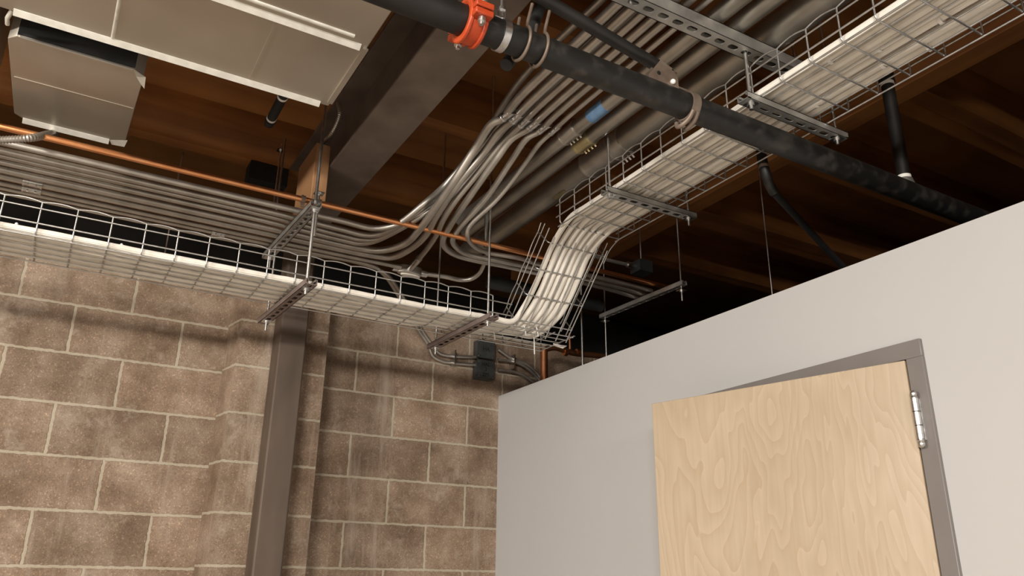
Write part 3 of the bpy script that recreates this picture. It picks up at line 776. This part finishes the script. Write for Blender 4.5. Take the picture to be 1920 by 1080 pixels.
# first four left conduits climb behind the risers
def over(i, px, x1):
    tail_ = [at(895.5+i*13,272,'Z',3.10), (XU[i]+.01,1.95,3.135), (XU[i]+.01,1.4,3.135), (XU[i]+.01,-.3,3.135)]
    return runx(i, x1)+zp(px)+tail_
conduit(over(0, [(640,414,LZ),(698,428,LZ),(722,427,LZ+.003),(746,420,LZ+.012),(795,382,2.90),(837,344,3.00)], .52), RL_[0], 'topmost conduit on the left, curving away behind the risers', GL)
conduit(over(1, [(640,430,LZ),(682,440,LZ),(707,440,LZ+.002),(735,430,LZ+.01),(790,392,2.89),(843,350,3.00)], .56), RL_[1], 'second conduit from the top on the left, curving away behind the risers', GL)
conduit(over(2, [(640,441,LZ),(676,449,LZ),(704,449,LZ+.002),(737,436,LZ+.01),(795,396,2.89),(851,352,3.00)], .56), RL_[2], 'third and thinner conduit from the top on the left', GL)
conduit(over(3, [(648,451,LZ),(676,456,LZ),(698,453,LZ+.002),(735,437,LZ+.008),(795,402,2.88),(858,356,3.00)], .56), RL_[3], 'fourth conduit from the top on the left, curving away below the third', GL)
# seventh enters the conduit body
e7 = at(752,501,'Z',LZ)
conduit(runx(6,.60)+[(e7.x-.05,e7.y-.0,LZ),(e7.x,e7.y,LZ)], .0105, 'seventh conduit on the left, ending in the oval conduit body', GL)
# eighth and ninth turn down the wall into the boxes
j8 = [(789,620,3.60),(806,642,3.62)]
def down(i, dx):
    a = at(701+dx*.5,500+dx*.4,'Z',LZ-.0); b = at(720+dx,512+dx*.3,'Z',LZ-.01)
    q = [at(748+dx,549,'Y',3.40), at(789+dx,620,'Y',3.60), at(806+dx,645,'Y',3.64)]
    return [a, b]+q
box1c = at(912,664,'Y',3.64)
conduit(runx(7,.60)+down(7,3)+[at(823,662,'Y',3.655), at(840,667,'Y',3.655), at(896,678-8,'Y',3.655)], .0090, 'eighth conduit on the left, turning down the wall to the upper grey box', GL)
conduit(runx(8,.60)+down(8,-4)+[at(812,668,'Y',3.655), at(828,677,'Y',3.655), at(845,680,'Y',3.655), at(898,685,'Y',3.655)], .0090, 'ninth conduit on the left, turning down the wall to the lower grey box', GL)
# couplings on the left run
lc = bpy.data.objects
def labelled(prefix): return [o for o in bpy.data.objects if o.get('label', '').startswith(prefix)][0]
for pre, i in (('thick conduit sixth', 5), ('seventh conduit', 6)):
    o = labelled(pre); p = at(62 if i == 5 else 60, 337 if i == 5 else 350, 'Z', LZ); couple(o, (p.x,YL[i],LZ), EX, RL_[i], .06)
for pre, i in (('eighth conduit', 7),): couple(labelled(pre), (.445,YL[i],LZ), EX, RL_[i], .05)
# oval conduit body with its outlet
bd = thing('conduit_fitting', LBc, 'oval-covered metal conduit body where three conduits meet above the lower tray', 'conduit fitting')
ax_ = EX
def oval(cx_, cy_, z0, z1, lx, ly, seg=28):
    vs = []; 
    for z in (z0, z1):
        for k in range(seg):
            th = 2*PI*k/seg; vs.append((cx_+math.copysign(abs(math.cos(th))**.8, math.cos(th))*lx, cy_+math.sin(th)*ly, z))
    return MB().add(vs, [tuple(range(seg))[::-1], tuple(range(seg, 2*seg))]+[(k,(k+1)%seg,seg+(k+1)%seg,seg+k) for k in range(seg)])
oval(LBc.x, LBc.y, LZ-.018, LZ+.02, .058, .026).build('housing', m_emt, bd, bevel=.004)
oval(LBc.x+.006, LBc.y+.004, LZ-.023, LZ-.018, .046, .017).build('cover', m_cable, bd, bevel=.001)
for s_ in (-1, 1): MB().tube([(LBc.x+s_*.052,LBc.y,LZ),(LBc.x+s_*.082,LBc.y,LZ)], .0155, 16).build('hub', m_couple, bd)
h0 = at(772,500,'Z',LZ+.004); h1 = at(786,484,'Z',LZ+.008)
MB().tube([h0-(h1-h0)*.3, h1], .0155, 16).build('hub', m_couple, bd)
conduit([(LBc.x+.06,LBc.y,LZ)]+zp([(835,519,LZ),(864,525,LZ),(883,523,LZ+.005),(899,512,LZ+.02),(908,494,LZ+.05)])+[at(915,470,'Z',LZ+.08)], .0105, 'conduit leaving the oval body to the right and hooking upward', GR)

# large pipes V1..V3
GV = 'large conduits over the wire tray'
def bigpipe(x_, z_, r, y1, label, coup, m=None, cm=None, ln=.08):
    o = conduit([(x_,-.6,z_),(x_,.6,z_),(x_,y1,z_)], r, label, GV, m=m_emtbig, seg=24, name='large_conduit')
    if coup is not None:
        yc = coup; mb = MB(); mb.tube([(x_,yc-ln/2,z_),(x_,yc+ln/2,z_)], r*1.09, 24)
        for e in (-1,1): mb.tube([(x_,yc+e*ln/2-.004,z_),(x_,yc+e*ln/2+.004,z_)], r*1.17, 24)
        for q in (-.03,-.01,.012,.03): mb.tube([(x_+r*.75,yc+q,z_-r*.75),(x_+r*1.0,yc+q,z_-r*1.0)], .0048, 8)
        mb.build('coupling', cm or m_emt, o)
    return o
v1 = bigpipe(1.440, 3.062, .0265, 2.95, 'large pipe with a blue tape band, leftmost of the three thick pipes', 2.07)
MB().tube([(1.440,1.85,3.062),(1.440,1.94,3.062)], .0272, 24).build('tape_band', m_tape, v1)
bigpipe(1.518, 3.062, .0285, 3.05, 'large pipe with a yellowish coupling, middle of the three thick pipes', 2.09, cm=m_yellow)
bigpipe(1.665, 3.088, .052, 3.30, 'widest pipe with a broad sleeve, running just left of the upper wire tray', None)
o = labelled('widest pipe'); mb = MB().tube([(1.665,2.03,3.088),(1.665,2.26,3.088)], .0545, 28)
for e in (2.03,2.10,2.26): mb.tube([(1.665,e-.004,3.088),(1.665,e+.004,3.088)], .0575, 28)
for q in (0,1,2,3): mb.tube([(1.695,2.045+q*.02,3.045),(1.712,2.045+q*.02,3.030)], .0045, 8)
mb.build('sleeve', m_emt, o)
MB().box((1.64,2.42,3.033),(1.66,2.50,3.036)).build('sticker', m_yellow, o)

# ---------------------------------------------------------------- copper line
cy_ = 2.665
cp = thing('copper_pipe', (.4,cy_,2.84), 'long bright orange copper pipe crossing above the left conduits', 'pipe')
MB().tube([(-1.3,cy_,2.84),(.5,cy_-.0,2.84),(1.3,cy_,2.84),(2.42,cy_,2.84)], .0108, 16).build('tube', m_copper, cp)
def clampc(x_):
    mb = MB().ring((x_,cy_,2.84), EX, .0112, .014, .004, 20); mb.box((x_-.007,cy_-.004,2.81), (x_+.007,cy_+.004,2.831)); mb.tube([(x_,cy_+.016,2.82),(x_,cy_+.016,2.865)], .004, 8)
    mb.build('pipe_clamp', m_rust, cp)
clampc(.655); clampc(.715)

# ---------------------------------------------------------------- black sprinkler main and its fittings
MY, MZ, MR = 1.372, 2.750, .0365
mp_ = thing('sprinkler_main', (1.4,MY,MZ), 'thick black main pipe crossing diagonally overhead from top left to the white wall', 'pipe')
xg = at(882,45,'Y',MY).x
MB().tube([(-.6,MY,MZ),(xg-.002,MY,MZ)], MR, 32).build('pipe_length', m_black, mp_)
MB().tube([(xg+.002,MY,MZ),(1.6,MY,MZ),(2.3,MY,MZ),(6.0,MY,MZ)], MR, 32).build('pipe_length', m_blackdust, mp_)
vc = thing('grooved_coupling', (xg,MY,MZ), 'bright orange grooved coupling with zinc bolts clamped on the black main', 'pipe coupling')
mb = MB().ring((xg,MY,MZ), EX, MR, .046, .013, 40)
for e in (-1,1): mb.ring((xg+e*.019,MY,MZ), EX, MR+.004, .010, .014, 40)
bolts = []
for e in (-1, 1):
    # bolt pads stand out along the split plane, tilted
    t_ang = math.radians(6); D_ = Vector((0,-math.cos(t_ang)*e,-math.sin(t_ang)*e)); Q = Vector((0, math.sin(t_ang), -math.cos(t_ang)))
    c = Vector((xg,MY,MZ))+D_*(MR+.024)
    mb.obox(c, EX, D_, Q, (-.023,-.020,.002), (.023,.015,.017)); mb.obox(c, EX, D_, Q, (-.023,-.020,-.017), (.023,.015,-.002))
    bolts.append((c, D_, Q))
mb.build('housing', m_orange, vc, bevel=.003)
for c, D_, Q in bolts:
    b_ = MB(); b_.tube([c-Q*.036, c+Q*.036], .0055, 10); b_.tube([c+Q*.018, c+Q*.028], .0105, 6, smooth=False); b_.tube([c-Q*.027, c-Q*.018], .0105, 12)
    b_.build('bolt', m_couple, vc)
def band(x_, label, w_, m, name='pipe_hanger', t=.003, rodz=True):
    o = thing(name, (x_,MY,MZ), label, 'pipe hanger', 'hangers on the black main')
    mb = MB().ring((x_,MY,MZ), EX, MR+.0005, w_, t, 36)
    mb.box((x_-w_/2,MY-.004,MZ+MR), (x_+w_/2,MY+.004,MZ+MR+.035)); mb.build('band', m, o)
    if rodz:
        MB().cyl((x_,MY,MZ+MR+.02), (x_,MY,3.62), .0047, 10).build('hanger_rod', m_zinc, o)
        nb = MB(); nut(nb, x_, MY, MZ+MR+.035); nb.tube([(x_-.02,MY+.0,MZ+MR+.012),(x_+.02,MY,MZ+MR+.012)], .005, 8); nb.build('hanger_bolt', m_couple, o)
    return o
band(at(940,70,'Y',MY).x, 'bright steel band hanger right of the orange coupling', .018, m_couple)
# U bolt with two legs and its lateral black brace
xu0 = at(992,90,'Y',MY).x
ub = thing('brace_clamp', (xu0,MY,MZ), 'thin brown U-bolt rings holding a black brace stub to the main', 'pipe clamp')
for k in (0, 1):
    x_ = xu0-.022+k*.05
    pts = []
    for i in range(25):
        th = -PI*.78+2*PI*.78*i/24; pts.append((x_+.0, MY-math.cos(th)*0+math.sin(th)*(MR+.006), MZ-math.cos(th)*(MR+.006)))
    pts = [(x_+.012,MY-.03,MZ+.10)]+pts+[(x_+.012,MY+.03,MZ+.10)]
    MB().tube(smoothpath(pts, 3), .0042, 8).build('u_bolt', m_rust, ub)
lb = thing('brace_pipe', (xu0,MY,MZ), 'short black brace pipe slanting up behind the main beside the orange coupling', 'brace')
MB().tube([at(949,122,'Y',1.45), (.905,1.478,2.885), (1.0,1.572,3.095), (1.16,1.73,3.45)], .0165, 20).build('tube', m_rubber, lb)
# long brace from the bracket
q0 = Vector((at(1240,128,'Y',1.40).x,1.40,at(1240,128,'Y',1.40).z)); q1 = Vector((at(1043,12,'Y',1.40).x,1.40,at(1043,12,'Y',1.40).z))
bp = thing('brace_pipe', q0, 'slim black brace pipe slanting from the bracket up to the top edge, above the main', 'brace')
MB().tube([q0, q1, q1+(q1-q0)*.25], .0175, 20).build('tube', m_black, bp)
xb = at(1262,165,'Y',MY).x; xk = at(1289,200,'Y',MY).x
bk = thing('brace_bracket', (xb,MY,MZ+MR), 'grey-brown swivel bracket with a round bolt joining the slim brace to the main', 'bracket')
d = (q1-q0).normalized(); up = d.cross(EY).normalized(); up = up if up.z > 0 else -up
mb = MB()
OUT = [(1216,140),(1239,112),(1262,129),(1271,146),(1273,167),(1252,160),(1241,157),(1218,150)]
for yo in (MY-.022, MY+.016):
    P_ = [Vector(at(px,py,'Y',MY-.022)) for px,py in OUT]; P_ = [Vector((q.x, yo, q.z)) for q in P_]; P2 = [q+EY*.004 for q in P_]; k = len(P_)
    mb.add(P_+P2, [tuple(range(k)), tuple(range(k,2*k))[::-1]]+[(i,(i+1)%k,k+(i+1)%k,k+i) for i in range(k)])
mb.build('side_plate', m_rust, bk)
qa = at(1262,130,'Y',MY-.022); MB().obox((qa.x,MY,qa.z), d, EY, up, (-.016,-.022,-.004), (.004,.020,.000)).build('bridge_plate', m_rust, bk)
qb = at(1262,153,'Y',MY-.026); hb = MB(); hb.tube([qb, qb+EY*.05], .0065, 12); hb.ball(qb, .0075, 12); hb.build('bolt', m_tie, bk)
qb = at(1236,136,'Y',MY-.024); hb = MB(); hb.tube([qb, qb+EY*.045], .006, 6, smooth=False); hb.build('bolt', m_black, bk)
pc = thing('brace_clamp', (xk,MY,MZ), 'wide brown clamp strap with curled jaws round the main under the bracket', 'pipe clamp')
mb = MB().ring((xk,MY,MZ), EX, MR+.001, .026, .0045, 36)
for k in (-1, 1):
    pts = [(xk+k*.008, MY-.030, MZ-.028), (xk+k*.010, MY-.012, MZ-.046), (xk+k*.012-.004, MY+.012, MZ-.056), (xk+k*.014, MY+.030, MZ-.050), (xk+k*.012, MY+.034, MZ-.036)]
    mb.tube(smoothpath(pts, 4), .0065, 8)
mb.build('strap', m_rust, pc)
MB().box((xk-.05,MY-.012,MZ+MR+.004), (xk+.005,MY+.012,MZ+MR+.010)).build('tongue', m_rust, pc)
# riser right of the tray, elbowed branch, far left branch
xr = 2.315
rs = thing('sprinkler_riser', (xr,1.40,MZ), 'upright black pipe with pale thread rings standing on the main right of the tray', 'pipe')
MB().tube([(xr,1.385,MZ+.02),(xr,1.385,MZ+.055)], [.034,.026], 24).build('outlet', m_strut, rs)
MB().tube([(xr,1.385,MZ+.055),(xr,1.385,3.185)], .0215, 24).build('tube', m_black, rs)
for z in (MZ+.063, 3.180): MB().tube([(xr,1.385,z-.006),(xr,1.385,z+.006)], .0228, 24).build('thread_ring', m_white, rs)
MB().tube([(xr,1.385,3.186),(xr,1.385,3.25),(xr+.0,1.43,3.29),(xr,1.60,3.30)], .027, 20).build('elbow', m_black, rs)
el = at(1432,312,'Y',1.62); el2 = at(1442,345,'Y',1.63); e3 = Vector(at(1580,500,'X',2.6)); e2 = at(1452,362,'X',1.97)
br_ = thing('sprinkler_branch', el2, 'thin black branch pipe with an elbow, slanting down behind the white wall', 'pipe')
up_ = at(1436,292,'Y',1.66)
MB().tube(smoothpath([up_+Vector((0,.02,.06)), el, el2, e2], 6), .0165, 18).build('elbow', m_blackdust, br_)
MB().tube([e2, e3, e3+(e3-e2)*.6], .0125, 16).build('tube', m_rubber, br_)
MB().tube([el+Vector((0,0,.004)), el+Vector((0,0,-.006))], .018, 18).build('thread_ring', m_rust, br_)
a = at(506,228,'Z',3.2); a2 = at(535,172,'Z',3.2)
sb_ = thing('sprinkler_branch', a, 'short black pipe end with pale rings between the wide duct and the heavy joist', 'pipe')
dr = (a2-a).normalized()
MB().tube([a-dr*.02, a+dr*.015], [.018,.022], 18).build('cap', m_rubber, sb_)
MB().tube([a, a2+dr*.5], .018, 18).build('tube', m_rubber, sb_)
for q in (.022, .19): MB().tube([a+dr*q, a+dr*(q+.012)], .0192, 18).build('thread_ring', m_tie, sb_)

# ---------------------------------------------------------------- flexible conduits
def flex(pts, r, label):
    P_ = smoothpath(pts, 40); mb = MB(); rr = [r*(1+.14*math.sin(i*PI*.5)) for i in range(len(P_))]
    mb.tube(P_, rr, 12); tag(mb.build('flexible_conduit', m_emt), label, 'conduit')
flex(zp([(-60,258,2.775),(0,262,2.78),(55,259,2.795),(88,252,2.875),(106,247,3.0),(114,236,3.09)]), .011, 'corrugated flexible conduit curving under the small duct at the left edge')
flex([at(634,193,'X',.745), at(637,215,'X',.745), at(625,245,'X',.742), at(603,270,'X',.74)], .008, 'corrugated flexible conduit hanging in the steel beam web near the duct corner')

# ---------------------------------------------------------------- junction boxes on the wall
def textmesh(s, size, o_, xdir, zdir, par):
    cu = bpy.data.curves.new('lettering', 'FONT'); cu.body = s; cu.size = size; cu.align_x = 'CENTER'; cu.align_y = 'CENTER'; cu.offset = .0006
    tmp = bpy.data.objects.new('tmp', cu); COL.objects.link(tmp)
    dg = bpy.context.evaluated_depsgraph_get(); me = bpy.data.meshes.new_from_object(tmp.evaluated_get(dg))
    bpy.data.objects.remove(tmp); base_ = wloc(par)
    for v in me.vertices: v.co = Vector(o_)+xdir*v.co.x+zdir*v.co.y-base_
    me.materials.clear(); me.materials.append(m_ink)
    o = bpy.data.objects.new('lettering', me); COL.objects.link(o); o.parent = par
def jbox(c, w_, h_, label, lines):
    yb = 3.68; yf = yb-.055
    o = thing('junction_box', (c.x,yb-.02,c.z-h_/2), label, 'junction box', 'steel boxes on the block wall')
    MB().box((c.x-w_/2,yf+.003,c.z-h_/2), (c.x+w_/2,yb,c.z+h_/2)).build('box_body', m_jbox, o, bevel=.003)
    cp_ = MB().box((c.x-w_/2-.002,yf,c.z-h_/2-.002), (c.x+w_/2+.002,yf+.003,c.z+h_/2+.002)).build('cover_plate', m_jbox, o)
    for sx in (-1,1):
        for sz_ in (-1,1):
            x_ = c.x+sx*(w_/2-.008); z_ = c.z+sz_*(h_/2-.008); MB().tube([(x_,yf,z_),(x_,yf-.003,z_)], .004, 10).build('screw', m_couple, cp_)
    for s, dz_, size in lines: textmesh(s, size, (c.x,yf-.0006,c.z+dz_), EX, EZ, cp_)
c1 = at(912,655,'Y',3.625); c2 = at(911,693,'Y',3.625)
jbox(c1, .102, .096, 'upper grey steel junction box on the block wall beneath the tray elbow', [('HA', .0, .03)])
jbox(c2, .102, .098, 'lower grey steel junction box marked HAL 3 277 on the block wall', [('HAL', .028, .026), ('3', .0, .026), ('277', -.029, .026)])
GW = 'wall conduits right of the junction boxes'
wy = 3.64
def wc(px, label, r=.008): conduit([at(x_,y_,'Y',wy-.0) for x_, y_ in px], r, label, GW)
wc([(934,655),(962,674),(985,682),(1003,696),(1022,722)], 'upper wall conduit slanting down right from the upper grey box')
wc([(934,674),(962,678),(982,686),(1003,703),(1018,722)], 'middle wall conduit leaving the upper grey box to the right')
wc([(934,693),(962,697),(980,703),(996,714),(1010,728)], 'lower wall conduit leaving the lower grey box to the right')
for x_, y_, lab in ((962,676,'small conduit strap on the wall right of the boxes'),(851,668,'small conduit strap on the wall left of the boxes')):
    p = at(x_, y_, 'Y', 3.64); mb = MB().box((p.x-.004,3.62,p.z-.045), (p.x+.004,3.675,p.z+.03)); tag(mb.build('conduit_strap', m_couple), lab, 'strap')

# ---------------------------------------------------------------- dim plumbing right of the elbow
cv = thing('copper_pipe', (1.9,3.4,2.3), 'upright dull copper pipe behind the tray elbow at the end of the white wall', 'pipe')
pz = at(1020,680,'Y',3.45); MB().tube([(pz.x,3.45,2.2),(pz.x,3.45,at(1020,652,'Y',3.45).z)], .021, 20).build('tube', m_copperold, cv)
MB().tube(smoothpath([at(1022,655,'Y',3.45), at(1040,652,'Y',3.45), at(1075,662,'Y',3.45), at(1130,668,'Y',3.45), at(1300,700,'Y',3.45)], 6), .016, 16).build('tube', m_copperold, cv)
for x_ in (1060, 1083):
    p = at(x_, 661, 'Y', 3.45); MB().tube([p-EX*.01, p+EX*.01], .0195, 16).build('fitting', m_copper, cv)
MB().tube([at(1069,655,'Y',3.45), at(1068,625,'Y',3.45)], .008, 12).build('stub', m_copperold, cv)
tag(MB().tube([(1.65,3.06,2.845),(2.30,3.06,2.845)], .032, 20).build('insulated_pipe', m_rubber), 'black insulated pipe stub ending near the dim hanging strut', 'pipe')
sv = thing('conduit_fitting', at(1180,492,'Y',2.75), 'small shiny fitting with a dark box beyond the steep tray section', 'conduit fitting')
p = at(1150,490,'Y',2.9); p2 = at(1185,498,'Y',2.9); MB().tube([p-EX*.12, p, p2], .009, 12).build('tube', m_emt, sv)
MB().tube([p2-EX*.03, p2+EX*.02], .016, 12).build('connector', m_couple, sv)
MB().box((p2.x+.02,2.86,p2.z-.03), (p2.x+.10,2.94,p2.z+.03)).build('dark_box', m_rubber, sv)
MB().cyl((p2.x+.06,2.90,p2.z+.03),(p2.x+.06,2.90,3.62), .004, 8).build('hanger_rod', m_strutbr, sv)
for k, (px, lab) in enumerate((([(1060,520),(1150,533),(1190,545),(1205,556)],'thin conduit near the dim strut, highest'),([(1050,535),(1140,548),(1175,558),(1195,568)],'thin conduit near the dim strut, middle'),([(1050,550),(1130,562),(1165,570),(1185,580)],'thin conduit near the dim strut, lowest'))):
    pass
da = at(466,334,'Y',3.475); db_ = at(540,334,'Y',3.475); db = MB().box((da.x,3.475,3.285), (db_.x,3.57,3.375)); tag(db.build('dark_bracket', m_rubber), 'black metal hanger box below the heavy joist left of the wood block', 'bracket')
bd2 = at(1050,690,'Y',3.55); tag(MB().tube([(bd2.x,3.40,2.50),(bd2.x+.9,3.40,2.50)], .06, 24).build('insulated_pipe', m_rubber), 'thick black insulated pipe low at the end of the white wall', 'pipe')
# torn scrap of tape under the elbow
p = at(1050,646,'Z',zb-.01); tp = MB().add([p+Vector((-.035,0,.0)),p+Vector((-.01,-.02,-.01)),p+Vector((.03,-.01,-.004)),p+Vector((.028,.02,-.01)),p+Vector((-.02,.025,-.002))],[(0,1,2,3,4)])
so = tp.build('tape_scrap', m_tie); md = so.modifiers.new('thick','SOLIDIFY'); md.thickness = .001
tag(so, 'torn pale tape scrap stuck under the corner of the tray elbow', 'tape')
